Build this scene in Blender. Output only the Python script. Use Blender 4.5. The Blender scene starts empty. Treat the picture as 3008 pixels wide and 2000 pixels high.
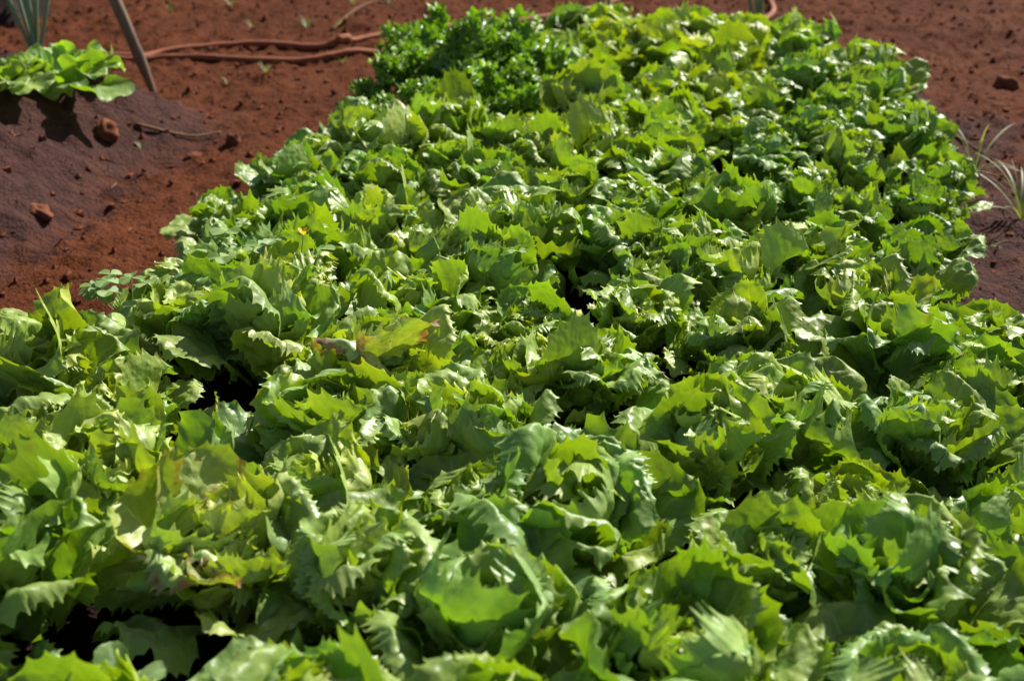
import bpy, math, random
import numpy as np
from mathutils import Vector, Matrix, Euler

scene = bpy.context.scene
C = scene.collection
R = math.radians

# ------------------------------------------------------------------ camera
cam_data = bpy.data.cameras.new('camera')
cam = bpy.data.objects.new('camera', cam_data); C.objects.link(cam)
cam.location = (0, 0, 0.78)
cam.rotation_euler = (R(90 - 26), 0, 0)
cam_data.sensor_width = 23.5
cam_data.lens = 28
cam_data.clip_start = 0.01
cam_data.clip_end = 300
cam_data.dof.use_dof = True
cam_data.dof.focus_distance = 1.42
cam_data.dof.aperture_fstop = 3.6
cam_data.dof.aperture_blades = 7
scene.camera = cam

# ------------------------------------------------------------------ world, sun, exposure
SUN_AZ = R(40)      # clockwise from +Y (the view direction) towards +X
SUN_EL = R(41)
world = bpy.data.worlds.new('World'); scene.world = world
world.use_nodes = True
wn = world.node_tree.nodes; wn.clear()
sky = wn.new('ShaderNodeTexSky'); sky.sky_type = 'NISHITA'; sky.sun_disc = False
sky.dust_density = 2.0; sky.sun_elevation = SUN_EL; sky.sun_rotation = SUN_AZ
bg = wn.new('ShaderNodeBackground'); bg.inputs[1].default_value = 0.05
wo = wn.new('ShaderNodeOutputWorld')
world.node_tree.links.new(sky.outputs[0], bg.inputs[0])
world.node_tree.links.new(bg.outputs[0], wo.inputs[0])

sd = bpy.data.lights.new('sun', 'SUN'); sd.energy = 5.0; sd.angle = R(0.53); sd.color = (1.0, 0.955, 0.88)
sun = bpy.data.objects.new('sun', sd); C.objects.link(sun)
sdir = Vector((math.sin(SUN_AZ) * math.cos(SUN_EL), math.cos(SUN_AZ) * math.cos(SUN_EL), math.sin(SUN_EL)))
sun.rotation_euler = sdir.to_track_quat('Z', 'Y').to_euler()
sun.location = sdir * 20

vs = scene.view_settings
vs.view_transform = 'Standard'; vs.look = 'None'; vs.exposure = 0.78; vs.gamma = 1.0
vs.use_curve_mapping = False
scene.cycles.use_denoising = True
scene.cycles.max_bounces = 4
scene.cycles.diffuse_bounces = 2
scene.cycles.sample_clamp_indirect = 6

rng = random.Random(7)

# ------------------------------------------------------------------ material helpers
class NT:
    def __init__(self, name):
        self.m = bpy.data.materials.new(name); self.m.use_nodes = True
        self.t = self.m.node_tree; self.t.nodes.clear()
        self.out = self.t.nodes.new('ShaderNodeOutputMaterial')
    def n(self, typ, **kw):
        nd = self.t.nodes.new(typ)
        for k, v in kw.items():
            setattr(nd, k, v)
        return nd
    def l(self, a, b): self.t.links.new(a, b)
    def val(self, x, sock):
        if isinstance(x, (int, float)): sock.default_value = x
        elif isinstance(x, (tuple, list)): sock.default_value = tuple(x) if len(x) != 3 or sock.type != 'RGBA' else (*x, 1)
        else: self.l(x, sock)
    def math(self, op, a, b=0.0, clamp=False):
        nd = self.n('ShaderNodeMath', operation=op, use_clamp=clamp)
        self.val(a, nd.inputs[0]); self.val(b, nd.inputs[1]); return nd.outputs[0]
    def mix(self, f, a, b, blend='MIX'):
        nd = self.n('ShaderNodeMix', data_type='RGBA', blend_type=blend)
        self.val(f, nd.inputs[0]); self.val(a, nd.inputs[6]); self.val(b, nd.inputs[7]); return nd.outputs[2]
    def ramp(self, x, lo, hi, a=0.0, b=1.0, smooth=True):
        nd = self.n('ShaderNodeMapRange'); nd.interpolation_type = 'SMOOTHSTEP' if smooth else 'LINEAR'
        self.val(x, nd.inputs[0])
        for i, v in enumerate((lo, hi, a, b)): self.val(v, nd.inputs[i + 1])
        return nd.outputs[0]
    def noise(self, vec, scale, detail=3.0, rough=0.55, dist=0.0):
        nd = self.n('ShaderNodeTexNoise')
        if vec is not None: self.l(vec, nd.inputs['Vector'])
        nd.inputs['Scale'].default_value = scale; nd.inputs['Detail'].default_value = detail
        nd.inputs['Roughness'].default_value = rough; nd.inputs['Distortion'].default_value = dist
        return nd.outputs[0]
    def bump(self, h, strength, dist, normal=None):
        nd = self.n('ShaderNodeBump'); nd.inputs['Strength'].default_value = strength
        nd.inputs['Distance'].default_value = dist; self.l(h, nd.inputs['Height'])
        if normal is not None: self.l(normal, nd.inputs['Normal'])
        return nd.outputs[0]

def leaf_material(name, rough=0.44, trans=0.34, blister=1.45, spec=0.7):
    """Leaf blade: colour comes from the object (rgb), damage from its alpha."""
    k = NT(name)
    oi = k.n('ShaderNodeObjectInfo')
    at = k.n('ShaderNodeAttribute', attribute_name='leafdata')
    sep = k.n('ShaderNodeSeparateXYZ'); k.l(at.outputs['Vector'], sep.inputs[0])
    x, y, s = sep.outputs
    tc = k.n('ShaderNodeTexCoord')
    off = k.n('ShaderNodeVectorMath', operation='ADD')
    cmb = k.n('ShaderNodeCombineXYZ')
    k.l(k.math('MULTIPLY', oi.outputs['Random'], 13.0), cmb.inputs[0]); k.l(k.math('MULTIPLY', oi.outputs['Random'], 7.0), cmb.inputs[1])
    k.l(tc.outputs['Object'], off.inputs[0]); k.l(cmb.outputs[0], off.inputs[1])
    P = off.outputs[0]
    n1 = k.noise(P, 32, 2); n2 = k.noise(P, 120, 2); n3 = k.noise(P, 85, 1, 0.5)
    base = k.mix(k.ramp(n1, .35, .7), oi.outputs['Color'], k.mix(1.0, oi.outputs['Color'], (1.3, 1.18, .9, 1), 'MULTIPLY'))
    base = k.mix(k.math('MULTIPLY', k.ramp(n2, .5, .8), .35), base, k.mix(1.0, base, (.6, .68, .6, 1), 'MULTIPLY'))
    # pale petiole and midrib, finer side veins
    pet = k.ramp(y, .02, .42, 1.0, 0.0)
    ax = k.math('ABSOLUTE', x)
    wid = k.math('ADD', k.math('MULTIPLY', k.math('SUBTRACT', 1.0, y), .0052), .0006)
    rib = k.ramp(k.math('DIVIDE', ax, wid), .4, 1.2, 1.0, 0.0)
    vv = k.n('ShaderNodeTexVoronoi', feature='DISTANCE_TO_EDGE'); vv.inputs['Scale'].default_value = 1.0
    vc = k.n('ShaderNodeCombineXYZ')
    k.l(k.math('MULTIPLY', k.math('SUBTRACT', k.math('MULTIPLY', y, .14), k.math('MULTIPLY', ax, .75)), 62.0), vc.inputs[0])
    k.l(k.math('MULTIPLY', x, 34.0), vc.inputs[1]); k.l(k.math('MULTIPLY', oi.outputs['Random'], 50.0), vc.inputs[2])
    k.l(vc.outputs[0], vv.inputs['Vector'])
    vein = k.ramp(vv.outputs['Distance'], 0.0, .09, 1.0, 0.0)
    pale = k.mix(1.0, oi.outputs['Color'], (1.7, 1.55, 2.2, 1), 'MULTIPLY')
    f = k.math('MAXIMUM', k.math('MULTIPLY', pet, .9), k.math('MAXIMUM', k.math('MULTIPLY', rib, .7), k.math('MULTIPLY', vein, .22)))
    base = k.mix(f, base, pale)
    edge = k.ramp(s, .93, 1.0)
    base = k.mix(k.math('MULTIPLY', edge, .45), base, k.mix(1.0, base, (1.5, 1.3, 1.4, 1), 'MULTIPLY'))
    # wear: browned margins and blotches, driven by the leaf's own amount of damage
    dm = oi.outputs['Alpha']
    m = k.math('ADD', k.math('MULTIPLY', k.ramp(s, .55, 1.0), .42), k.noise(P, 42, 3, .65))
    thr = k.math('SUBTRACT', 1.36, k.math('MULTIPLY', dm, 1.0))
    wear = k.ramp(k.math('SUBTRACT', m, thr), -.03, .12)
    spots = k.math('MULTIPLY', k.ramp(k.noise(P, 230, 1, .6), .62, .70), k.ramp(k.math('ADD', n1, k.math('MULTIPLY', dm, .45)), .62, .85))
    wear = k.math('MAXIMUM', wear, k.math('MULTIPLY', spots, .8))
    brown = k.mix(k.ramp(n2, .35, .7), (.17, .095, .045, 1), (.34, .26, .13, 1)); brown = k.mix(k.math('MULTIPLY', k.ramp(n1, .5, .62), .8), brown, (.34, .15, .10, 1))
    base = k.mix(wear, base, brown)
    geo = k.n('ShaderNodeNewGeometry')
    under = k.mix(1.0, base, (1.25, 1.2, 1.35, 1), 'MULTIPLY')
    refl = k.mix(1.0, k.mix(geo.outputs['Backfacing'], base, under), (1.30, 1.27, 1.34, 1), 'MULTIPLY')
    h = k.math('ADD', n3, k.math('MULTIPLY', n2, .3))
    nb = k.bump(h, .55 * blister, .004)
    p = k.n('ShaderNodeBsdfPrincipled')
    k.l(refl, p.inputs['Base Color']); k.l(nb, p.inputs['Normal'])
    k.l(k.ramp(n1, .3, .7, rough - .06, rough + .10), p.inputs['Roughness'])
    p.inputs['Specular IOR Level'].default_value = spec
    tr = k.n('ShaderNodeBsdfTranslucent')
    k.l(k.mix(1.0, base, (1.20, 1.30, .08, 1), 'MULTIPLY'), tr.inputs['Color']); k.l(nb, tr.inputs['Normal'])
    mx = k.n('ShaderNodeMixShader'); k.val(trans, mx.inputs[0])
    k.l(p.outputs[0], mx.inputs[1]); k.l(tr.outputs[0], mx.inputs[2])
    k.l(mx.outputs[0], k.out.inputs[0])
    return k.m

def simple_material(name, c1, c2, scale, rough=.8, bump=.4, bdist=.003, spec=.3, stretch=None, trans=0.0, c3=None):
    k = NT(name)
    tc = k.n('ShaderNodeTexCoord'); vec = tc.outputs['Object']
    if stretch:
        mp = k.n('ShaderNodeMapping'); mp.inputs['Scale'].default_value = stretch
        k.l(vec, mp.inputs[0]); vec = mp.outputs[0]
    n = k.noise(vec, scale, 5, .6); n2 = k.noise(vec, scale * 4.3, 4, .65)
    col = k.mix(k.ramp(n, .3, .7), c1, c2)
    if c3: col = k.mix(k.math('MULTIPLY', k.ramp(n2, .52, .72), .6), col, c3)
    p = k.n('ShaderNodeBsdfPrincipled'); k.l(col, p.inputs['Base Color'])
    p.inputs['Roughness'].default_value = rough; p.inputs['Specular IOR Level'].default_value = spec
    nb = k.bump(n, bump, bdist); nb = k.bump(n2, bump * .7, bdist * .3, nb); k.l(nb, p.inputs['Normal'])
    if trans:
        tr = k.n('ShaderNodeBsdfTranslucent'); k.l(k.mix(1.0, col, (2.1, 1.8, .5, 1), 'MULTIPLY'), tr.inputs['Color'])
        mx = k.n('ShaderNodeMixShader'); mx.inputs[0].default_value = trans
        k.l(p.outputs[0], mx.inputs[1]); k.l(tr.outputs[0], mx.inputs[2]); k.l(mx.outputs[0], k.out.inputs[0])
    else:
        k.l(p.outputs[0], k.out.inputs[0])
    return k.m

def soil_material():
    k = NT('red_garden_soil')
    geo = k.n('ShaderNodeNewGeometry'); P = geo.outputs['Position']
    at = k.n('ShaderNodeAttribute', attribute_name='humus')
    a = k.noise(P, 3.2, 4, .6); b = k.noise(P, 22, 5, .65); c = k.noise(P, 95, 4, .65); d = k.noise(P, 330, 3, .6)
    red = k.mix(k.ramp(a, .35, .68), (.098, .0275, .0095, 1), (.132, .038, .0130, 1))
    red = k.mix(k.math('MULTIPLY', k.ramp(b, .45, .7), .55), red, (.056, .016, .008, 1))
    red = k.mix(k.math('MULTIPLY', k.ramp(c, .56, .74), .5), red, (.160, .050, .022, 1))
    hum = k.mix(k.ramp(b, .35, .7), (.076, .036, .030, 1), (.050, .0225, .019, 1))
    hum = k.mix(k.math('MULTIPLY', k.ramp(c, .58, .75), .55), hum, (.14, .08, .065, 1))
    wet_shade = k.ramp(at.outputs['Fac'], 1.2, 1.8)
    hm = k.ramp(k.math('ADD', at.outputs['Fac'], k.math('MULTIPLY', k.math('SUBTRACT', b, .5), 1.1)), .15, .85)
    col = k.mix(hm, red, hum); col = k.mix(wet_shade, col, k.mix(1.0, col, (.24, .24, .26, 1), 'MULTIPLY'))  # moist bed soil, darkened further to paint shade between the heads
    col = k.mix(k.math('MULTIPLY', k.ramp(d, .6, .78), .35), col, (.17, .085, .055, 1))
    p = k.n('ShaderNodeBsdfPrincipled'); k.l(col, p.inputs['Base Color'])
    p.inputs['Roughness'].default_value = .95; p.inputs['Specular IOR Level'].default_value = .1
    nb = k.bump(b, .8, .020); nb = k.bump(c, 1.0, .014, nb); nb = k.bump(d, .5, .002, nb)
    k.l(nb, p.inputs['Normal']); k.l(p.outputs[0], k.out.inputs[0])
    return k.m

M = {}
M['escarole'] = leaf_material('escarole_leaf')
M['butter'] = leaf_material('butter_lettuce_leaf', rough=.42, trans=.45, blister=.8)
M['parsley'] = leaf_material('curly_parsley_leaf', rough=.40, trans=.35, blister=.6)
M['weed'] = leaf_material('weed_leaf', rough=.5, trans=.35, blister=.3)
M['soil'] = soil_material()
M['clod'] = simple_material('dry_red_clod', (.19, .07, .035, 1), (.135, .046, .024, 1), 28, .95, .8, .006, .1, c3=(.22, .09, .05, 1))
M['crumb'] = simple_material('soil_crumb', (.15, .046, .021, 1), (.11, .036, .020, 1), 40, .95, .6, .002, .1, c3=(.20, .08, .05, 1))
M['hose'] = simple_material('orange_rubber_hose', (.34, .115, .050, 1), (.24, .080, .038, 1), 9, .75, .25, .002, .25, c3=(.17, .06, .036, 1))
M['wood'] = simple_material('weathered_wood', (.24, .175, .125, 1), (.15, .105, .075, 1), 30, .85, .6, .003, .2, (1, 1, .08), c3=(.10, .07, .05, 1))
M['twig'] = simple_material('dry_straw', (.22, .12, .065, 1), (.14, .07, .04, 1), 40, .85, .4, .002, .2)
M['onion'] = simple_material('onion_leaf', (.17, .29, .16, 1), (.25, .36, .24, 1), 12, .38, .1, .001, .5, (1, 1, .2), .12)
M['grass'] = simple_material('grass_blade', (.13, .20, .05, 1), (.22, .26, .13, 1), 20, .5, .2, .001, .4, (1, 1, .2), .3)
M['petal'] = simple_material('yellow_petal', (.75, .45, .02, 1), (.80, .55, .03, 1), 60, .6, .1, .001, .3, trans=.3)
M['shade'] = simple_material('deep_shade', (.020, .014, .014, 1), (.035, .022, .020, 1), 18, .95, .8, .01, .1, c3=(.07, .04, .03, 1))  # near-black colour paints the deep shadow of the far left corner

# ------------------------------------------------------------------ object helpers
def mesh(name, verts, faces, mat, smooth=True, data=None, attr='leafdata'):
    me = bpy.data.meshes.new(name)
    me.from_pydata([tuple(v) for v in verts], [], faces)
    if smooth: me.polygons.foreach_set('use_smooth', [True] * len(me.polygons))
    if data is not None:
        a = me.attributes.new(attr, 'FLOAT_VECTOR', 'POINT')
        a.data.foreach_set('vector', np.asarray(data, dtype=np.float32).ravel())
    me.materials.append(mat); me.update()
    return me

def obj(name, me, parent=None, loc=(0, 0, 0), rot=(0, 0, 0), scale=1.0, color=None):
    o = bpy.data.objects.new(name, me); C.objects.link(o)
    o.location = loc; o.rotation_euler = rot
    o.scale = (scale, scale, scale) if isinstance(scale, (int, float)) else scale
    if parent: o.parent = parent
    if color: o.color = color
    return o

def tag(o, label, cat, group=None):
    o['label'] = label; o['category'] = cat
    if group: o['group'] = group
    return o

def thing(name, label, cat, loc, rz=0.0, group=None):
    o = bpy.data.objects.new(name, None); C.objects.link(o)
    o.location = loc; o.rotation_euler = (0, 0, rz); o.empty_display_size = .03
    return tag(o, label, cat, group)

def tube(points, radii, seg=8, cap=True):
    """swept tube; returns verts, faces"""
    pts = [Vector(p) for p in points]; vs_, fs = [], []
    up = Vector((0, 0, 1))
    t0 = (pts[1] - pts[0]).normalized()
    nrm = t0.cross(up if abs(t0.z) < .9 else Vector((1, 0, 0))).normalized()
    for i, p in enumerate(pts):
        t = (pts[min(i + 1, len(pts) - 1)] - pts[max(i - 1, 0)]).normalized()
        nrm = (nrm - t * nrm.dot(t)).normalized(); b = t.cross(nrm)
        for j in range(seg):
            a = 2 * math.pi * j / seg
            vs_.append(p + (nrm * math.cos(a) + b * math.sin(a)) * radii[i])
    for i in range(len(pts) - 1):
        for j in range(seg):
            fs.append((i * seg + j, i * seg + (j + 1) % seg, (i + 1) * seg + (j + 1) % seg, (i + 1) * seg + j))
    if cap:
        fs.append(tuple(reversed(range(seg)))); n = (len(pts) - 1) * seg
        fs.append(tuple(range(n, n + seg)))
    return vs_, fs

def spline(pts, n=8):
    """Catmull-Rom through pts"""
    P = [Vector(p) for p in pts]; P = [P[0] * 2 - P[1]] + P + [P[-1] * 2 - P[-2]]
    out = []
    for i in range(1, len(P) - 2):
        for j in range(n):
            t = j / n; a, b, c, d = P[i - 1], P[i], P[i + 1], P[i + 2]
            out.append(.5 * ((2 * b) + (c - a) * t + (2 * a - 5 * b + 4 * c - d) * t * t + (3 * b - a - 3 * c + d) * t ** 3))
    out.append(P[-2]); return out

def join(parts):
    vs_, fs, dt = [], [], []
    for p in parts:
        n = len(vs_); vs_ += list(p[0]); fs += [tuple(i + n for i in f) for f in p[1]]
        if len(p) > 2: dt += list(p[2])
    return vs_, fs, dt

# ------------------------------------------------------------------ ground (one sheet, with the beds' relief)
def vnoise(x, y, seed):
    xi = np.floor(x).astype(np.int64); yi = np.floor(y).astype(np.int64)
    fx = x - xi; fy = y - yi; fx = fx * fx * (3 - 2 * fx); fy = fy * fy * (3 - 2 * fy)
    def h(a, b):
        v = (a * 374761393 + b * 668265263 + seed * 1442695041) & 0xffffffff
        v = ((v ^ (v >> 13)) * 1274126177) & 0xffffffff
        return ((v ^ (v >> 16)) & 0xffff) / 65535.0
    return (h(xi, yi) * (1 - fx) + h(xi + 1, yi) * fx) * (1 - fy) + (h(xi, yi + 1) * (1 - fx) + h(xi + 1, yi + 1) * fx) * fy - .5

def sstep(a, b, x):
    t = np.clip((x - a) / (b - a), 0, 1); return t * t * (3 - 2 * t)

AX = Vector((.236, .972, 0)); AC = Vector((.972, -.236, 0))        # along and across the bed
def bed_ab(x, y):
    return x * .972 + (y - 1.3) * -.236, x * .236 + (y - 1.3) * .972
def bed_xy(a, b):
    return (a * .972 + b * .236, 1.3 - a * .236 + b * .972)

def relief(x, y):
    x = np.asarray(x, float); y = np.asarray(y, float)
    z = vnoise(x * 2.3, y * 2.3, 1) * .03 + vnoise(x * 7, y * 7, 2) * .016 + vnoise(x * 19, y * 19, 3) * .010
    z += vnoise(x * 46, y * 46, 4) * .009 + np.maximum(vnoise(x * 31, y * 31, 5) - .16, 0) * .045 + np.maximum(vnoise(x * 63, y * 63, 6) - .2, 0) * .03
    a, b = bed_ab(x, y)
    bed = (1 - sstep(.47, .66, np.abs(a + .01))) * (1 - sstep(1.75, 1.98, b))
    a2, b2 = a + .02 * np.sin(b * 9), b
    # neighbouring bed on the left: its foot runs beside the path, it ends at the stake
    m = (1 - sstep(-1.25, -.94, a2)) * (1 - sstep(1.04, 1.38, b2))
    m = m + 0 * x
    bank = (1 - sstep(-2.02, -1.86, a)) * sstep(1.8, 1.95, b)
    z = z + bed * .065 + m * .165 + vnoise(x * 5, y * 5, 9) * .03 * m + (vnoise(x * 26, y * 26, 12) * .020 + vnoise(x * 55, y * 55, 13) * .016) * m
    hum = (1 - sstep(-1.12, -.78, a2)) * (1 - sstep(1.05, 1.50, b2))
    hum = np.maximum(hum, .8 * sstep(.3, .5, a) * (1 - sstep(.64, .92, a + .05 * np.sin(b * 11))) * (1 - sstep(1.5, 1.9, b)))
    return z, hum + 2 * bed  # the bed term also drives the shade painted into its soil

def lines(lo, hi, step, far, n):
    mid = np.arange(lo, hi + step / 2, step); g = np.geomspace(step, far, n).cumsum()
    g = g * (far / g[-1]); return np.concatenate([(lo - g)[::-1], mid, hi + g])

gx = lines(-2.0, 2.0, .0125, 70, 26); gy = lines(.1, 4.7, .0125, 70, 26)
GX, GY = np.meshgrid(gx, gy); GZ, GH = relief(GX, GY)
nx, ny = len(gx), len(gy)
V = np.stack([GX.ravel(), GY.ravel(), GZ.ravel()], 1)
idx = np.arange(nx * ny).reshape(ny, nx)
F = np.stack([idx[:-1, :-1].ravel(), idx[:-1, 1:].ravel(), idx[1:, 1:].ravel(), idx[1:, :-1].ravel()], 1)
me = bpy.data.meshes.new('ground')
me.vertices.add(len(V)); me.vertices.foreach_set('co', V.astype(np.float32).ravel())
me.loops.add(F.size); me.loops.foreach_set('vertex_index', F.astype(np.int32).ravel())
me.polygons.add(len(F)); me.polygons.foreach_set('loop_start', np.arange(0, F.size, 4, dtype=np.int32))
me.polygons.foreach_set('use_smooth', np.ones(len(F), dtype=bool))
me.update(calc_edges=True)
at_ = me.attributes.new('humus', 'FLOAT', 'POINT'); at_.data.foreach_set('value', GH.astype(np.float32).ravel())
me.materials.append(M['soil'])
ground = obj('ground', me); ground['kind'] = 'structure'

def gz(x, y): return float(relief(np.array([x]), np.array([y]))[0][0])

# loose crumbs of soil, too many to count
def lump(r, seed, nu=5, nv=7, rough=.3):
    q = random.Random(seed); vs_, fs = [], []
    ph = [q.uniform(0, 6.3) for _ in range(6)]
    for i in range(nu + 1):
        th = math.pi * i / nu
        for j in range(nv):
            a = 2 * math.pi * j / nv
            d = Vector((math.sin(th) * math.cos(a), math.sin(th) * math.sin(a), math.cos(th)))
            k = 1 + rough * (math.sin(d.x * 3.1 + ph[0]) * math.sin(d.y * 2.7 + ph[1]) + .6 * math.sin(d.z * 5 + ph[2]) * math.sin(d.x * 6 + ph[3]) + .4 * math.sin(d.y * 9 + ph[4] + d.z * 7))
            vs_.append(d * r * k)
    for i in range(nu):
        for j in range(nv):
            fs.append((i * nv + j, (i + 1) * nv + j, (i + 1) * nv + (j + 1) % nv, i * nv + (j + 1) % nv))
    return vs_, fs

parts = []
q = random.Random(3)
spots = []
while len(spots) < 9000:
    x, y = q.uniform(-1.75, 1.75), q.uniform(1.2, 4.4)
    a, b = bed_ab(x, y)
    if (abs(a) < .52 and b < 1.7) or abs(x) > y * .46 + .15: continue
    spots.append((x, y))
zs = relief(np.array([p[0] for p in spots]), np.array([p[1] for p in spots]))[0]
CR = [lump(1.0, i, 3, 5, .35) for i in range(24)]
for (x, y), z in zip(spots, zs):
    r = .0014 + .0075 * q.random() ** 6
    v, f = q.choice(CR); c_ = Vector((x, y, float(z) + r * .1)); sx, sy = r * q.uniform(.8, 1.3), r * q.uniform(.8, 1.3)
    parts.append(([Vector((p.x * sx, p.y * sy, p.z * r)) + c_ for p in v], f))
v, f, _ = join(parts)
crumbs = obj('soil_crumbs', mesh('soil_crumbs', v, f, M['crumb'], False)); crumbs['kind'] = 'stuff'
crumbs['label'] = 'loose crumbs of red soil scattered over the ground'; crumbs['category'] = 'soil crumbs'

parts = []
q = random.Random(8)
spots = []
while len(spots) < 260:
    x, y = q.uniform(-1.7, 1.7), q.uniform(1.4, 4.3)
    a, b = bed_ab(x, y)
    if (abs(a) < .56 and b < 1.8) or abs(x) > y * .46 + .1: continue
    spots.append((x, y))
zs = relief(np.array([p[0] for p in spots]), np.array([p[1] for p in spots]))[0]
for (x, y), z in zip(spots, zs):
    L_, az, w_ = q.uniform(.008, .035), q.uniform(0, 6.28), q.uniform(.0006, .0016)
    d = Vector((math.cos(az), math.sin(az), 0)); c = Vector((x, y, float(z) + .003))
    parts.append(tube([c - d * L_ / 2, c + Vector((0, 0, q.uniform(0, .003))), c + d * L_ / 2 + Vector((0, 0, q.uniform(-.002, .004)))], [w_, w_ * 1.2, w_ * .7], 4))
v, f, _ = join(parts)
straw = obj('straw_bits', mesh('straw_bits', v, f, M['twig'], False)); straw['kind'] = 'stuff'
straw['label'] = 'short bits of dry straw littering the red soil'; straw['category'] = 'straw'

# ------------------------------------------------------------------ leaf builder
def leaf_geo(seed, L, W, th0, th1, pw=1.3, fold=.15, cup=0.0, ruffle=.010, frill=.004, tooth=.006, tstep=.013,
             lobe=.10, stalk=.10, twist=0.0, warp=.005, curl=0.0):
    """One leaf: toothed, ruffled blade on a tapering stalk. It grows from the origin outwards along +X.
    th0/th1: angle from vertical at base and tip. Returns verts, faces, leafdata."""
    q = random.Random(seed)
    hw = W / 2; top = q.uniform(.64, .76)
    def half(u):
        if u < top:
            t = max(0, (u - .08) / (top - .08)); t = t * t * (3 - 2 * t)
            return hw * (stalk + (1 - stalk) * t ** 1.15)
        t = (u - top) / (1 - top); return hw * max(0.0, 1 - t ** 3.0) ** .5
    side = [(half(u), u * L) for u in np.concatenate([np.linspace(0, .9, 40), 1 - .1 * np.linspace(1, 0, 22)[1:] ** 2])]
    out = [(-x_, y_) for x_, y_ in side] + [(x_, y_) for x_, y_ in reversed(side[:-1])]
    out = np.array(out); seg = np.hypot(*np.diff(out, axis=0).T); al = np.concatenate([[0], seg.cumsum()]); tot = al[-1]
    ls, dep = [], []
    l = 0.0
    start = .22 * L
    ls += list(np.linspace(0, start, 5)); dep += [0] * 5
    l = start
    while l < tot - start:
        w_ = tstep * q.uniform(.55, 1.6); d_ = tooth * .78 * (q.uniform(.45, 1.0) if q.random() < .75 else q.uniform(1.0, 1.3)) * min(1, w_ / tstep + .2)
        w_ = min(w_, tot - start - l + .001)
        for fr in (.10, .30, .55, .80, .92, 1.0):
            ls.append(l + w_ * fr); dep.append(d_ * (abs((fr - .5) * 2) ** 2.6 - .30) if fr < 1 else d_ * .95)
        l += w_
    ls += list(np.linspace(l, tot, 6)[1:]); dep += [0] * 5
    ls = np.array(ls); dep = np.array(dep)
    px = np.interp(ls, al, out[:, 0]); py = np.interp(ls, al, out[:, 1])
    tx = np.gradient(px); ty = np.gradient(py); n_ = np.hypot(tx, ty) + 1e-9
    ox, oy = -ty / n_, tx / n_
    ph = [q.uniform(0, 6.283) for _ in range(12)]
    fr_ = [q.uniform(.8, 1.25) for _ in range(12)]
    lb = lobe * hw * (np.sin(ls / tot * 6.283 * 2.5 * fr_[0] + ph[0]) * .6 + np.sin(ls / tot * 6.283 * 5 * fr_[1] + ph[1]) * .6) * np.clip((py / L - .25) * 3, 0, 1)
    ya = np.clip(py - .65 * np.abs(px), 0, .95 * L)
    px = px + ox * lb; py = py + oy * lb
    S = np.array([0, .12, .30, .48, .63, .75, .85, .93, 1.0])
    wt = np.array([0, 0, 0, 0, 0, .05, .20, .5, 1.0])[None]          # the teeth only shape the outermost rim
    X = px[:, None] * S[None] + ox[:, None] * dep[:, None] * wt
    Y = ya[:, None] * (1 - S[None]) + py[:, None] * S[None] + oy[:, None] * dep[:, None] * wt
    S0 = S; S = np.clip(S[None] + dep[:, None] * wt / np.maximum(np.hypot(px, py - ya), .02)[:, None], 0, 1.04)
    ll = ls[:, None] / L
    blade = np.clip((Y / L - .18) * 3, 0, 1)
    def wob(step, sharp=1.0):
        """irregular one-dimensional waviness along the margin"""
        kx, x_ = [-.2], -.2
        while x_ < tot / L + .4:
            x_ += step * q.uniform(.55, 1.6); kx.append(x_)
        sg = q.choice((-1, 1)); kv = []
        for i_ in range(len(kx)):
            kv.append(sg * q.uniform(.15, 1.0)); sg = -sg if q.random() < .82 else sg
        kx, kv = np.array(kx), np.array(kv)
        lq = ls / L; i_ = np.clip(np.searchsorted(kx, lq) - 1, 0, len(kx) - 2)
        t = (lq - kx[i_]) / (kx[i_ + 1] - kx[i_]); t = t * t * (3 - 2 * t)
        return (kv[i_] * (1 - t) + kv[i_ + 1] * t)[:, None]
    big, med, sml = wob(.36) * 1.3, wob(.20) * 1.3, wob(.075)
    s2 = S ** 2
    z = blade * (ruffle * (s2 * big * .8 + S ** 4 * med * .9) + frill * (S ** 8) * sml * .8)
    z = z + warp * blade * 2.0 * (vnoise(X / L * 4.5 + ph[8] * 9, Y / L * 4.5 + ph[9] * 9, seed) + .5 * vnoise(X / L * 11 + ph[10] * 9, Y / L * 11 + ph[11] * 9, seed + 1) + .2 * vnoise(X / L * 24, Y / L * 24, seed + 2))
    z = z + fold * np.sqrt(X * X + .00002) + cup * X * X / hw - curl * (S ** 5) * blade * .018 * (1 + .6 * big)
    X = X - blade * (ruffle * .35 * S ** 4 * np.abs(med)) * np.sign(px)[:, None]
    # keep the margin from running past the tip of the spine
    nS = 40; uu = np.linspace(0, 1.25, nS); th = th0 + (th1 - th0) * np.minimum(uu, 1.15) ** pw
    dx = np.sin(th); dz = np.cos(th); st = 1.25 * L / (nS - 1)
    sx = np.concatenate([[0], (dx[1:] + dx[:-1]).cumsum() * st / 2]); sz = np.concatenate([[0], (dz[1:] + dz[:-1]).cumsum() * st / 2])
    u = np.clip(Y / L, 0, 1.25)
    cx = np.interp(u, uu, sx); cz = np.interp(u, uu, sz); ct = np.interp(u, uu, th)
    tw = twist * u
    Xl = X * np.cos(tw) - z * np.sin(tw); zl = X * np.sin(tw) + z * np.cos(tw)
    VX = cx - np.cos(ct) * zl; VZ = cz + np.sin(ct) * zl; VY = Xl
    n, m = X.shape
    verts = np.stack([VX.ravel(), VY.ravel(), VZ.ravel()], 1)
    data = np.stack([(px[:, None] * S0[None]).ravel(), (Y / L).ravel(), np.broadcast_to(S0, (n, m)).ravel()], 1)
    ii = np.arange(n * m).reshape(n, m)
    F = np.stack([ii[:-1, :-1].ravel(), ii[:-1, 1:].ravel(), ii[1:, 1:].ravel(), ii[1:, :-1].ravel()], 1)
    return verts, F.tolist(), data

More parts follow.
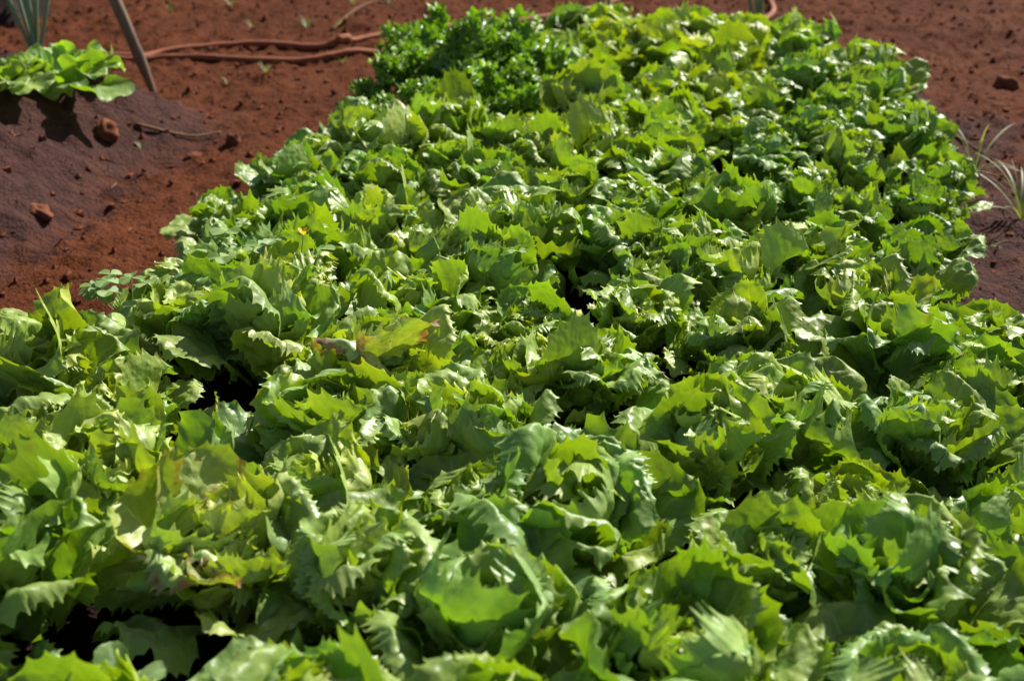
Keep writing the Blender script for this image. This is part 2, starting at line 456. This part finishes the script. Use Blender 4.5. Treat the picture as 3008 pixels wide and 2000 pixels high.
def leaf_lib(kind, n, mat, fn):
    out = []
    for i in range(n):
        v, f, d = leaf_geo(**fn(random.Random(f'{kind}{i}'), i))
        out.append(mesh(f'{kind}_leaf', v, f, mat, True, d))
    return out

def u(q, a, b): return q.uniform(a, b)
OUTER = leaf_lib('outer', 26, M['escarole'], lambda q, i: dict(seed=100 + i, L=u(q, .086, .112), W=u(q, .072, .094), th0=R(u(q, 42, 58)), th1=R(u(q, 58, 102)), pw=u(q, 1.0, 1.8),
        fold=u(q, -.10, .08), cup=u(q, -.25, .3), ruffle=u(q, .0050, .0085), frill=u(q, .0022, .0040), tooth=u(q, .0026, .0042), tstep=u(q, .0065, .0105), lobe=.06, twist=u(q, -.45, .45), warp=u(q, .004, .008), curl=u(q, -.9, .8)))
MID = leaf_lib('middle', 32, M['escarole'], lambda q, i: dict(seed=200 + i, L=u(q, .084, .114), W=u(q, .060, .082), th0=R(u(q, 14, 34)), th1=R(u(q, 18, 78)), pw=u(q, 1.2, 2.6),
        fold=u(q, -.08, .10), cup=u(q, -.2, .45), ruffle=u(q, .0055, .0090), frill=u(q, .0025, .0045), tooth=u(q, .0026, .0042), tstep=u(q, .0062, .0100), lobe=.07, twist=u(q, -.6, .6), warp=u(q, .004, .008), curl=u(q, -1.1, .8)))
INNER = leaf_lib('inner', 28, M['escarole'], lambda q, i: dict(seed=300 + i, L=u(q, .070, .102), W=u(q, .042, .062), th0=R(u(q, 2, 18)), th1=R(u(q, 0, 65)), pw=u(q, 1.2, 2.5),
        fold=u(q, -.05, .2), cup=u(q, -.1, .6), ruffle=u(q, .0045, .0075), frill=u(q, .0025, .0045), tooth=u(q, .0025, .0038), tstep=u(q, .0055, .0085), lobe=.09, twist=u(q, -.7, .7), warp=u(q, .003, .006), curl=u(q, -1.1, 1.0)))
BUTTER = leaf_lib('butter', 12, M['butter'], lambda q, i: dict(seed=500 + i, L=u(q, .095, .125), W=u(q, .075, .105), th0=R(u(q, 35, 62)), th1=R(u(q, 62, 108)), pw=u(q, .9, 1.6),
        fold=u(q, 0, .3), cup=u(q, 0, .5), ruffle=u(q, .007, .012), frill=u(q, .001, .0025), tooth=.0012, tstep=.016, twist=u(q, -.3, .3), warp=u(q, .003, .006), curl=u(q, -.2, .8)))

HEARTS = []
for i in range(10):
    q = random.Random(f'heart{i}'); pp = []
    for j in range(9):
        v, f, d = leaf_geo(seed=400 + i * 20 + j, L=u(q, .065, .10), W=u(q, .030, .048), th0=R(u(q, 0, 14)), th1=R(u(q, 5, 70)), pw=2.0, fold=u(q, .2, .6), cup=u(q, 0, 1), ruffle=.006,
                           frill=.0045, tooth=.004, tstep=.007, twist=u(q, -.9, .9), warp=.005, curl=u(q, -1, .5))
        az = j * 2.4 + q.uniform(-.3, .3); c_, s_ = math.cos(az), math.sin(az)
        v = np.stack([v[:, 0] * c_ - v[:, 1] * s_ + .006 * c_, v[:, 0] * s_ + v[:, 1] * c_ + .006 * s_, v[:, 2]], 1)
        pp.append((v, f, d))
    v, f, d = join(pp); HEARTS.append(mesh('heart', v, f, M['escarole'], True, d))

# ------------------------------------------------------------------ the escarole bed
ORD = ['', 'first', 'second', 'third', 'fourth', 'fifth', 'sixth', 'seventh', 'eighth', 'ninth', 'tenth', 'eleventh', 'twelfth', 'thirteenth', 'fourteenth', 'fifteenth', 'sixteenth', 'seventeenth', 'eighteenth', 'nineteenth', 'twentieth']
HOLES = [(-.341, 1.176, .08), (.209, 1.231, .125), (.088, 1.097, .105), (-.345, .775, .12), (.086, 1.522, .12), (.388, 2.0, .125), (.284, 2.68, .11), (-.081, 2.51, .12), (.196, 2.074, .105), (-.10, 1.78, .10), (-.22, 1.40, .10)]

def in_view(x, y, z=.17, m=.17):
    F_ = y * math.cos(R(26)) + (.78 - z) * math.sin(R(26)); U_ = y * math.sin(R(26)) - (.78 - z) * math.cos(R(26))
    return abs(x) < F_ * .4196 + m and U_ > -F_ * .279 - m * .8

def escarole(x, y, label, size, tint, upright=0.0, damage=0.0, q=None, outer=6, name='escarole_lettuce'):
    z = gz(x, y) - .004
    t = thing(name, label, 'lettuce', (x, y, z), q.uniform(0, 6.28), 'escarole lettuces growing in the bed')
    az = q.uniform(0, 6.28); rank = 0
    def col(k, v=.14, dm=None):
        g = q.uniform(1 - v, 1 + v); yl = q.uniform(-.12, .12)
        d = min(1, max(0, q.gauss(.10, .08)) + damage * q.uniform(.2, 1.0)) if dm is None else dm
        return (tint[0] * g * k[0] * (1 + yl), tint[1] * g * k[1], tint[2] * g * k[2] * (1 - yl), d)
    def put(lib, tilt, r0, sc, k):
        nonlocal az
        az += 2.39996 + q.uniform(-.25, .25)
        o = obj('leaf', q.choice(lib), t, (math.cos(az) * r0, math.sin(az) * r0, q.uniform(-.002, .004)),
                (q.uniform(-.10, .10), tilt - upright * .35 + q.uniform(-.12, .12), az), sc * q.uniform(.88, 1.12), col(k))
        if q.random() < .5: o.scale.y *= -1
        return o
    for i in range(outer): put(OUTER, 0, .022, 1.0, (1, .98, 1))
    for i in range(13): put(MID, 0, .016, 1.0, (1, 1, 1))
    for i in range(13): put(INNER, 0, .014, 1.0, (1.12, 1.06, 1.0))
    obj('heart', q.choice(HEARTS), t, (0, 0, .002), (0, 0, q.uniform(0, 6.28)), q.uniform(.9, 1.1), (tint[0] * 1.35, tint[1] * 1.2, tint[2] * 1.1, .06))
    size *= 1.06
    t.scale = (size, size, size * q.uniform(1.0, 1.22))
    return t

GREEN = (.182, .290, .058); YELLOW = (.238, .328, .046); DEEP = (.140, .246, .054); PALE = (.244, .342, .092); OLIVE = (.200, .285, .062)
def lerp(a, b, t): return tuple(i + (j - i) * t for i, j in zip(a, b))

qh = random.Random(11)
rows = []
b = -.80
k = 0
while b < 1.86:
    row = []
    n = 8
    for j in range(n):
        amax = .53 - max(0, b - 1.05) * .22 - max(0, b - 1.4) * .36
        a = (-.455 if b < .15 else -.50 if b < .35 else -.53) + (.03 if k % 2 else -.01) + j * (amax + .50) / 7 + qh.uniform(-.028, .028)
        bb = b + qh.uniform(-.03, .03)
        x, y = bed_xy(a, bb)
        for hx, hy, hr in HOLES:
            dx, dy = x - hx, y - hy; d = math.hypot(dx, dy)
            if d < hr: x, y = hx + dx / d * hr, hy + dy / d * hr
        a_, b_ = bed_ab(x, y)
        if math.hypot(x + .07, y - 2.60) < .235 or math.hypot(x + .11, y - 2.43) < .125: continue          # the parsley stands here
        if b_ > 1.4 and a_ < -.30: continue
        if not in_view(x, y): continue
        row.append((x, y, a_, b_))
    if row: rows.append(row)
    b += .150; k += 1
heads = [h[:2] for r_ in rows for h in r_]
BROWNED = min(heads, key=lambda h: math.hypot(h[0] + .29, h[1] - .93)); SPOTTED = min(heads, key=lambda h: math.hypot(h[0] + .085, h[1] - 1.33))
for ri, row in enumerate(rows):
    row.sort()
    for ci, (x, y, a, b) in enumerate(row):
        q = random.Random(1000 + ri * 50 + ci)
        size, up, dmg, look, outer = q.uniform(.90, 1.10) * (1 + .42 * float(vnoise(np.array([x * 5.2 + 3]), np.array([y * 5.2]), 21)[0])), q.uniform(.1, .9), q.uniform(0, .10), 'green', 7
        tint = lerp(GREEN, q.choice([YELLOW, DEEP, PALE, GREEN]), q.uniform(.1, .6))
        edge = abs(a) > .42
        if edge: size *= .93; tint = lerp(tint, DEEP, .4)
        if b > 1.2 and -.2 < a < .25: tint = lerp(tint, YELLOW, .75); size *= 1.12; look = 'yellow-green'
        if .45 < b < 1.1 and a > .25: tint = lerp(tint, DEEP, .55); look = 'dark green'
        if b < -.28 and a > -.02: size *= 1.08; up += .25; look = 'large blue-green'; tint = lerp(tint, DEEP, .5)
        if -.5 < b < -.1 and -.35 < a < .0: tint = lerp(tint, PALE, .4); look = 'bright green'
        if b < -.1 and a < -.33: tint = lerp(tint, OLIVE, .5); look = 'slightly yellowed'; dmg += .08
        if (x, y) == BROWNED: dmg = .36; tint = lerp(PALE, OLIVE, .3); look = 'browned, wilting'
        if (x, y) == SPOTTED: dmg = .25; look = 'red-blotched'
        far = ri + 1
        label = f'{look} escarole, {ORD[ci + 1]} from left in {ORD[far]} row from the front'
        t = escarole(x, y, label, size, tint, up, dmg, q, outer)
        if (x, y) == SPOTTED:       # the big leaf with reddish blotches leaning towards the camera
            for az_, me_, sc_ in ((-2.0, OUTER[2], .98), (-1.15, OUTER[9], 1.02)):
                o = obj('leaf', me_, t, (0, -.01, .045), (0, -.34, az_ - t.rotation_euler.z), sc_, (.27, .34, .14, .60))
                o['label'] = 'large leaf with reddish brown blotches'

# ------------------------------------------------------------------ two pale butter lettuces on the neighbouring bed
for x, y, size, tint, label in [(-.925, 2.52, 1.2, (.20, .33, .085), 'broad bright green lettuce spread on the left bed beside the stake'),
                                (-1.02, 2.39, .95, (.21, .32, .08), 'smaller yellow-green lettuce at the left edge of the picture')]:
    q = random.Random(label); t = thing('butter_lettuce', label, 'lettuce', (x, y, gz(x, y) - .004), 0, 'lettuces on the left bed')
    az = q.uniform(0, 6)
    for i in range(17):
        az += 2.4 + q.uniform(-.2, .2); g = q.uniform(.85, 1.15)
        obj('leaf', q.choice(BUTTER), t, (math.cos(az) * .01, math.sin(az) * .01, 0), (q.uniform(-.1, .1), (.25 - .045 * i) * .8 + q.uniform(-.1, .1), az), size * q.uniform(.9, 1.1) * (1 - .018 * i),
            (tint[0] * g, tint[1] * g, tint[2] * g, .06))

# ------------------------------------------------------------------ curly parsley at the far left corner of the bed
FROND = []
for i in range(7):
    q = random.Random(f'frond{i}'); pp = []
    Ls = u(q, .09, .13); bend = u(q, .15, .5)
    pts = [(Ls * t * math.sin(bend * t), 0, Ls * t * math.cos(bend * t)) for t in np.linspace(0, 1, 7)]
    v, f = tube(pts, [.0016] * 7, 5); pp.append((v, f, [(0, .25, .3)] * len(v)))
    tip = Vector(pts[-1])
    for j in range(13):
        d = Vector((q.gauss(0, 1), q.gauss(0, 1), q.gauss(.25, .8))).normalized(); c = tip + d * u(q, .004, .026) + Vector((0, 0, .006))
        rr = u(q, .007, .013); rot = Vector((d.x, d.y, d.z + .4)).to_track_quat('Z', 'Y').to_matrix()
        ph, k1 = q.uniform(0, 6.28), q.choice([4, 5, 6]); vs_, fs, dt = [tuple(c)], [], [(0, .7, .2)]
        ns = 20
        for s in (.55, 1.0):
            for m in range(ns):
                a = 6.283 * m / ns
                r_ = rr * s * (1 + (.22 if m % 2 else -.1) * (s > .9) + .15 * math.sin(2 * a + ph))
                z_ = rr * (.55 * s * s * math.sin(k1 * a + ph) + .3 * s * s)
                vs_.append(tuple(c + rot @ Vector((math.cos(a) * r_, math.sin(a) * r_, z_)))); dt.append((.02, .8, s * .95))
        for m in range(ns):
            n = (m + 1) % ns; fs.append((0, 1 + m, 1 + n)); fs.append((1 + m, 1 + ns + m, 1 + ns + n, 1 + n))
        pp.append((vs_, fs, dt))
    v, f, d = join(pp); FROND.append(mesh('frond', v, f, M['parsley'], True, d))
for x, y, sz, label in [(-.175, 2.45, 1.15, 'dark curly parsley bush at the left front of the parsley clump'),
                        (-.10, 2.66, 1.4, 'tallest dark curly parsley bush behind the other parsley'),
                        (-.045, 2.48, 1.05, 'curly parsley bush beside the yellow-green escarole'),
                        (.01, 2.66, 1.1, 'dark curly parsley bush at the right end of the parsley clump')]:
    q = random.Random(label); t = thing('curly_parsley', label, 'parsley', (x, y, gz(x, y) - .003), 0, 'curly parsley at the far corner of the bed')
    for i in range(36):
        az = i * 2.4 + q.uniform(-.3, .3); out = math.sqrt((i + .5) / 36); g = q.uniform(.75, 1.25)
        obj('frond', q.choice(FROND), t, (math.cos(az) * .03 * out, math.sin(az) * .03 * out, 0), (q.uniform(-.1, .1), out * .75 + q.uniform(-.1, .1), az), sz * q.uniform(.85, 1.15) * (1.15 - .25 * out),
            (.13 * g, .245 * g, .030 * g, .0))

# ------------------------------------------------------------------ stake, hoses
base = Vector((-.866, 2.968, gz(-.866, 2.968) - .06)); dirv = Vector((-.055, -.01, .215)).normalized()
pts = [base + dirv * s + Vector((.003 * math.sin(s * 9), .003 * math.cos(s * 7), 0)) for s in np.linspace(0, .95, 24)]
rad = [(.004 + .010 * min(1, i / 4)) * (1 + .06 * math.sin(i * 2.1)) for i in range(24)]
v, f = tube(pts, rad, 12)
tag(obj('wooden_stake', mesh('wooden_stake', v, f, M['wood'])), 'leaning weathered wooden stake at the end of the left bed', 'stake')

def lay(pts, lift): return [Vector((p[0], p[1], gz(p[0], p[1]) + lift)) for p in pts]
def hose(name, pts, r, label):
    ctrl = spline(pts, 9); P_ = []
    for i, p in enumerate(ctrl):
        w_ = [gz(ctrl[j].x, ctrl[j].y) for j in range(max(0, i - 3), min(len(ctrl), i + 4))]
        P_.append(Vector((p.x, p.y, sum(w_) / len(w_) + r * .95)))
    v, f = tube(P_, [r] * len(P_), 12)
    return tag(obj(name, mesh(name, v, f, M['hose'])), label, 'hose', 'hoses on the soil'), P_
H1 = [(-1.75, 3.34), (-1.40, 3.344), (-1.216, 3.344), (-1.047, 3.356), (-.962, 3.43), (-.779, 3.485), (-.578, 3.455), (-.485, 3.475), (-.417, 3.53), (-.267, 3.653), (-.108, 3.751), (.06, 3.88), (.204, 4.0), (.347, 4.152), (.47, 4.36), (.55, 4.6)]
H2 = [(-1.75, 3.26), (-1.30, 3.27), (-1.031, 3.29), (-.926, 3.304), (-.736, 3.276), (-.553, 3.276), (-.465, 3.304), (-.377, 3.352), (-.268, 3.385), (-.1, 3.47), (.15, 3.62), (.45, 3.72), (.70, 3.80), (.82, 3.94), (.853, 4.08), (.845, 4.25), (.80, 4.5)]
h1, P1 = hose('garden_hose', H1, .0092, 'orange garden hose farther from the camera, running behind the stake')
h2, P2 = hose('garden_hose', H2, .0092, 'orange garden hose nearer the camera, lying below the other hose')
pj = min(P1, key=lambda p: abs(p.x + .475)); ij = P1.index(pj); tj = (P1[ij + 1] - P1[ij - 1]).normalized()
v, f = tube([pj + tj * s for s in (-.020, -.016, -.006, .006, .016, .020)], [.012, .0155, .014, .014, .0155, .012], 14)
obj('joint', mesh('joint', v, f, M['hose']), h1)

# ------------------------------------------------------------------ onions
def onion(x, y, leaves, label, name='onion_plant'):
    z = gz(x, y); t = thing(name, label, 'onion', (x, y, z), 0, 'onions in the garden')
    v, f = tube([(0, 0, -.01), (0, 0, .012), (0, 0, .03), (0, 0, .06)], [.006, .009, .008, .006], 10)
    obj('stem', mesh('stem', v, f, M['onion']), t)
    for az, lean, L, r, bend in leaves:
        pts, w_ = [], []
        for s in np.linspace(0, 1, 14):
            th = lean + bend * s * s
            pts.append((0 if not pts else pts[-1][0] + math.sin(th) * L / 13 * math.cos(az), 0 if not pts else pts[-1][1] + math.sin(th) * L / 13 * math.sin(az), .012 if not pts else pts[-1][2] + math.cos(th) * L / 13))
            w_.append(r * (.75 + .5 * math.sin(min(1, s * 1.1) * 2.6)) * (1 - s ** 5 * .9))
        v, f = tube(pts, w_, 8); obj('leaf', mesh('leaf', v, f, M['onion']), t)
onion(-1.075, 2.76, [(3.1, .30, .42, .0048, -.1), (2.8, .16, .46, .0043, .05), (1.2, .02, .50, .0052, .05), (.3, .14, .48, .0048, -.15), (0.0, .36, .40, .0043, -.75), (-1.4, .10, .42, .0043, .1)],
      'blue-green onion with upright tubular leaves behind the left lettuces')
onion(.675, 3.36, [(.2, -.02, .42, .0060, .03), (3.0, .10, .40, .0045, .15), (3.3, .22, .30, .0040, .2)], 'onion at the top edge behind the bed, beside the hose loop')
onion(.265, 3.40, [(3.1, .10, .40, .0045, .15), (1.0, -.02, .36, .0045, .1)], 'single thin onion at the top edge behind the yellow-green escarole')

# ------------------------------------------------------------------ added dark heap standing in for deep shadow in the far left corner
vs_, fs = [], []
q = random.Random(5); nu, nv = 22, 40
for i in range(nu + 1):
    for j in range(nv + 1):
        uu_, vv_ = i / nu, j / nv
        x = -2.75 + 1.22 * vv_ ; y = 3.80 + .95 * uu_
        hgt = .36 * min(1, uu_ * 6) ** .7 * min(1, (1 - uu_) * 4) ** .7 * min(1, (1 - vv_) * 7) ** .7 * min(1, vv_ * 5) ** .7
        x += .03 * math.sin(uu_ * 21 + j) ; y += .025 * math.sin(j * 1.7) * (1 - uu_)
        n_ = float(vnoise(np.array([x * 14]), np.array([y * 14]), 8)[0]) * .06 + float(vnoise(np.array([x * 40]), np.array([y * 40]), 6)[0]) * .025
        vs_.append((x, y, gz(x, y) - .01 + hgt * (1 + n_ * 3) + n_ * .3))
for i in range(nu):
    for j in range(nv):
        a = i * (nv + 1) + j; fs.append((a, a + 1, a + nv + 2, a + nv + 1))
tag(obj('shade_heap', mesh('shade_heap', vs_, fs, M['shade'])), 'dark compost heap in the upper left corner behind the onion', 'compost heap')

# ------------------------------------------------------------------ clods, twigs, withered leaves
for x, y, s, sc, label in [(-.84, 2.46, .027, (1.15, .85, .85), 'large reddish clod of earth on the slope of the left bed'),
                           (-.844, 2.06, .020, (1.5, .8, .6), 'small flat reddish clod at the foot of the left bed'),
                           (-.605, 2.56, .017, (.9, .8, 1.2), 'upright reddish clod beside the edge of the escarole bed'),
                           (-.672, 2.50, .014, (1.6, .9, .6), 'tiny flat clod between the slope and the escarole bed'),
                           (1.27, 3.10, .026, (1.2, .8, .9), 'dark clod casting a shadow on the path right of the bed'),
                           (1.31, 3.03, .013, (1.2, .9, .8), 'small clod in front of the dark clod on the right path')]:
    v, f = lump(s, label, 16, 24, .20)
    tag(obj('soil_clod', mesh('soil_clod', v, f, M['clod']), None, (x, y, gz(x, y) + s * .25 * sc[2]), (q.uniform(-.3, .3), q.uniform(-.3, .3), q.uniform(0, 6)), sc), label, 'clod', 'clods of earth')

def twig(pts, r, label):
    P_ = [Vector((p[0], p[1], gz(p[0], p[1]) + r * .8 + (p[2] if len(p) > 2 else 0))) for p in pts]
    P_ = spline(P_, 5); n = len(P_); v, f = tube(P_, [r * (1 - .6 * i / n) for i in range(n)], 7)
    tag(obj('dry_twig', mesh('dry_twig', v, f, M['twig']), None), label, 'twig', 'dry twigs on the soil')
twig([(-.535, 3.66), (-.50, 3.78, .02), (-.46, 3.90, .03), (-.42, 3.97, .02), (-.36, 3.99)], .0045, 'bent dry stalk lying beyond the hoses')
twig([(-.80, 2.535), (-.73, 2.565, .004), (-.69, 2.59, .006), (-.643, 2.63, .003)], .004, 'thin root lying across the path near the upright clod')
twig([(.98, 2.62), (.985, 2.56, .004), (1.0, 2.50)], .0035, 'short orange straw on the soil right of the bed')

def dead_leaf(x, y, z, rot, sc, me_, dm, label):
    tag(obj('withered_leaf', me_, None, (x, y, z), rot, sc, (.07, .05, .025, dm) if dm > .9 else (.25, .28, .11, dm)), label, 'leaf', 'withered leaves in the bed')
dead_leaf(.03, 1.50, .085, (.2, .1, .4), (.6, .6, .3), OUTER[3], 1.0, 'dead brown leaf in the dark gap at the middle of the bed')
dead_leaf(.06, 1.10, .08, (.1, -.2, 2.6), (.55, .55, .3), OUTER[5], 1.0, 'withered brown leaf in the gap in front of the centre')
dead_leaf(-.245, .84, .13, (.1, .25, -1.4), .7, MID[4], .5, 'pale wilted leaf hanging over the dark gap at lower left')

# ------------------------------------------------------------------ weeds: wood sorrel, seedling, grass
def leaflet(r, q, heart=True):
    vs_, fs, dt = [(0, 0, 0)], [], [(0, .5, 0)]
    n = 15
    for s in (.5, 1.0):
        for i in range(n):
            a = -2.5 + 5.0 * i / (n - 1)
            rad_ = r * (1 - .30 * math.exp(-(a / .45) ** 2) * heart) * (1 - .35 * (abs(a) / 2.5) ** 2)
            x, y = r * .75 + math.cos(a) * rad_ * .85, math.sin(a) * rad_ * .9
            vs_.append((x * s, y * s, abs(y) * s * .35 - .1 * x * s * s)); dt.append((y * s, .6, s * .9))
    for i in range(n - 1):
        fs.append((0, 1 + i, 2 + i)); fs.append((1 + i, 1 + n + i, 2 + n + i, 2 + i))
    return vs_, fs, dt
def sorrel(x, y, z, n, spread, label, flower=None):
    q = random.Random(label); t = thing('wood_sorrel', label, 'weed', (x, y, z), 0, 'wood sorrel among the escarole')
    for i in range(n):
        az, d = q.uniform(0, 6.28), spread * math.sqrt(q.random()); hx, hy, hz = math.cos(az) * d, math.sin(az) * d, q.uniform(.08, .11)
        v, f = tube(spline([(0, 0, 0), (hx * .4, hy * .4, hz * .6), (hx, hy, hz)], 4), [.0008] * 9, 5)
        st = obj('stem', mesh('stem', v, f, M['weed'], True, [(0, .2, .2)] * len(v)), t, color=(.14, .22, .07, 0))
        r0 = q.uniform(0, 6.28); sz = q.uniform(.010, .015)
        for m in range(3):
            v, f, d_ = leaflet(sz, q)
            obj('leaflet', mesh('leaflet', v, f, M['weed'], True, d_), st, (hx, hy, hz), (q.uniform(-.2, .2), q.uniform(-.1, .35), r0 + m * 2.094), 1, (.145, .245, .060, 0))
    if flower:
        hx, hy, hz = flower
        v, f = tube(spline([(0, 0, 0), (hx * .5, hy * .5, hz * .6), flower], 4), [.0009] * 9, 5)
        st = obj('stem', mesh('stem', v, f, M['weed'], True, [(0, .2, .2)] * len(v)), t, color=(.14, .22, .07, 0))
        pp = []
        for m in range(5):
            a = m * 1.2566; c_, s_ = math.cos(a), math.sin(a); pv = [(0, 0, 0)]
            for (xx, yy, zz) in ((.004, .0025, .004), (.0078, .0026, .0075), (.0088, 0, .008), (.0078, -.0026, .0075), (.004, -.0025, .004)): pv.append((xx * c_ - yy * s_, xx * s_ + yy * c_, zz))
            pp.append((pv, [(0, 1, 2, 3, 4, 5)]))
        v, f, _ = join(pp); obj('flower', mesh('flower', v, f, M['petal']), st, flower)
sorrel(-.50, 1.46, .055, 9, .055, 'wood sorrel weed hanging over the left edge of the bed')
sorrel(-.42, 1.54, .075, 6, .05, 'wood sorrel weed just inside the left edge of the bed')
sorrel(-.29, 1.50, .085, 5, .05, 'wood sorrel weed bearing one small yellow flower', (.02, -.02, .125))

def seedling(x, y, z, label):
    q = random.Random(label); t = thing('broadleaf_seedling', label, 'weed', (x, y, z))
    v, f = tube([(0, 0, -.07), (0, 0, .02), (0, 0, .045)], [.0018] * 3, 6); obj('stem', mesh('stem', v, f, M['weed'], True, [(0, .2, .2)] * len(v)), t, color=(.16, .24, .08, 0))
    for az, tl, L in ((1.9, -.1, .042), (.35, .45, .042), (3.9, .5, .032), (5.2, .6, .034)):
        v, f, d = leaf_geo(seed=int(az * 100), L=L, W=L * .62, th0=R(30), th1=R(62), fold=.22, ruffle=.001, frill=.0003, tooth=.0008, tstep=.01, lobe=.0, stalk=.06, warp=.0008)
        obj('leaf', mesh('leaf', v, f, M['weed'], True, d), t, (0, 0, .045), (0, tl, az), 1, (.15, .245, .085, 0))
seedling(-.30, .715, .085, 'pale smooth-leaved seedling at the bottom edge in the dark gap')

def blade(L, w, lean, bend, q):
    pts, vs_, fs = [], [], []
    x = z = 0.0
    n = 10
    for i in range(n + 1):
        s = i / n; th = lean + bend * s; ww = w * (1 - s ** 2.2) + .0002
        vs_ += [(x, -ww, z + ww * .3), (x, 0, z), (x, ww, z + ww * .3)]
        x += math.sin(th) * L / n; z += math.cos(th) * L / n
    for i in range(n):
        for j in range(2): a = i * 3 + j; fs.append((a, a + 1, a + 4, a + 3))
    return vs_, fs
def tuft(x, y, n, L, w, label, separate, group='grass tufts'):
    q = random.Random(label); z = gz(x, y) - .002
    if separate:
        t = thing('grass_tuft', label, 'grass', (x, y, z), 0, group)
    pp = []
    for i in range(n):
        v, f = blade(L * q.uniform(.6, 1.2), w * q.uniform(.7, 1.2), q.uniform(.15, .8), q.uniform(.5, 1.6), q); az = q.uniform(0, 6.28)
        if separate: obj('blade', mesh('blade', v, f, M['grass']), t, (0, 0, 0), (0, 0, az))
        else:
            c_, s_ = math.cos(az), math.sin(az); pp.append(([(p[0] * c_ - p[1] * s_, p[0] * s_ + p[1] * c_, p[2]) for p in v], f))
    if not separate:
        v, f, _ = join(pp); tag(obj('grass_tuft', mesh('grass_tuft', v, f, M['grass']), None, (x, y, z)), label, 'grass', group)
tuft(.92, 2.08, 13, .15, .0021, 'large grass tuft with long blades right of the bed', True)
tuft(.80, 1.93, 12, .05, .0022, 'low grass clump close to the right edge of the bed', True)
tuft(.93, 2.36, 7, .18, .0024, 'thin arching grass beside the right edge, beyond the large tuft', True)
for x, y, n, L, label in [(-.632, 3.12, 9, .05, 'pale dry grass tuft in front of the hoses'),
                          (-.617, 3.72, 10, .055, 'pale grass tuft just beyond the farther hose'),
                          (-.52, 3.70, 8, .045, 'small grass tuft left of the bent dry stalk'),
                          (-.79, 3.75, 6, .045, 'short grass tuft beyond the hose, near the stake'),
                          (-1.106, 4.01, 7, .06, 'green grass tuft between onion and stake at the top'),
                          (-.93, 4.12, 7, .06, 'green grass tuft right of the stake at the top edge'),
                          (-.53, 4.15, 8, .055, 'grass tuft at the top edge above the bent stalk'),
                          (-.40, 4.10, 6, .06, 'thin green grass tuft at the top edge left of the parsley'),
                          (-.30, 4.22, 6, .05, 'faint grass tuft at the top edge above the parsley'),
                          (-.24, 3.30, 4, .04, 'tiny green sprout between hose and parsley'),
                          (-.45, 3.25, 5, .03, 'tiny pale sprout below the nearer hose'),
                          (-.72, 3.06, 4, .03, 'tiny sprout between the stake and the pale dry tuft'),
                          (-.775, 2.47, 5, .03, 'tiny sprout behind the large reddish clod')]:
    tuft(x, y, n, L, .0018, label, False, 'small grass tufts on the path')
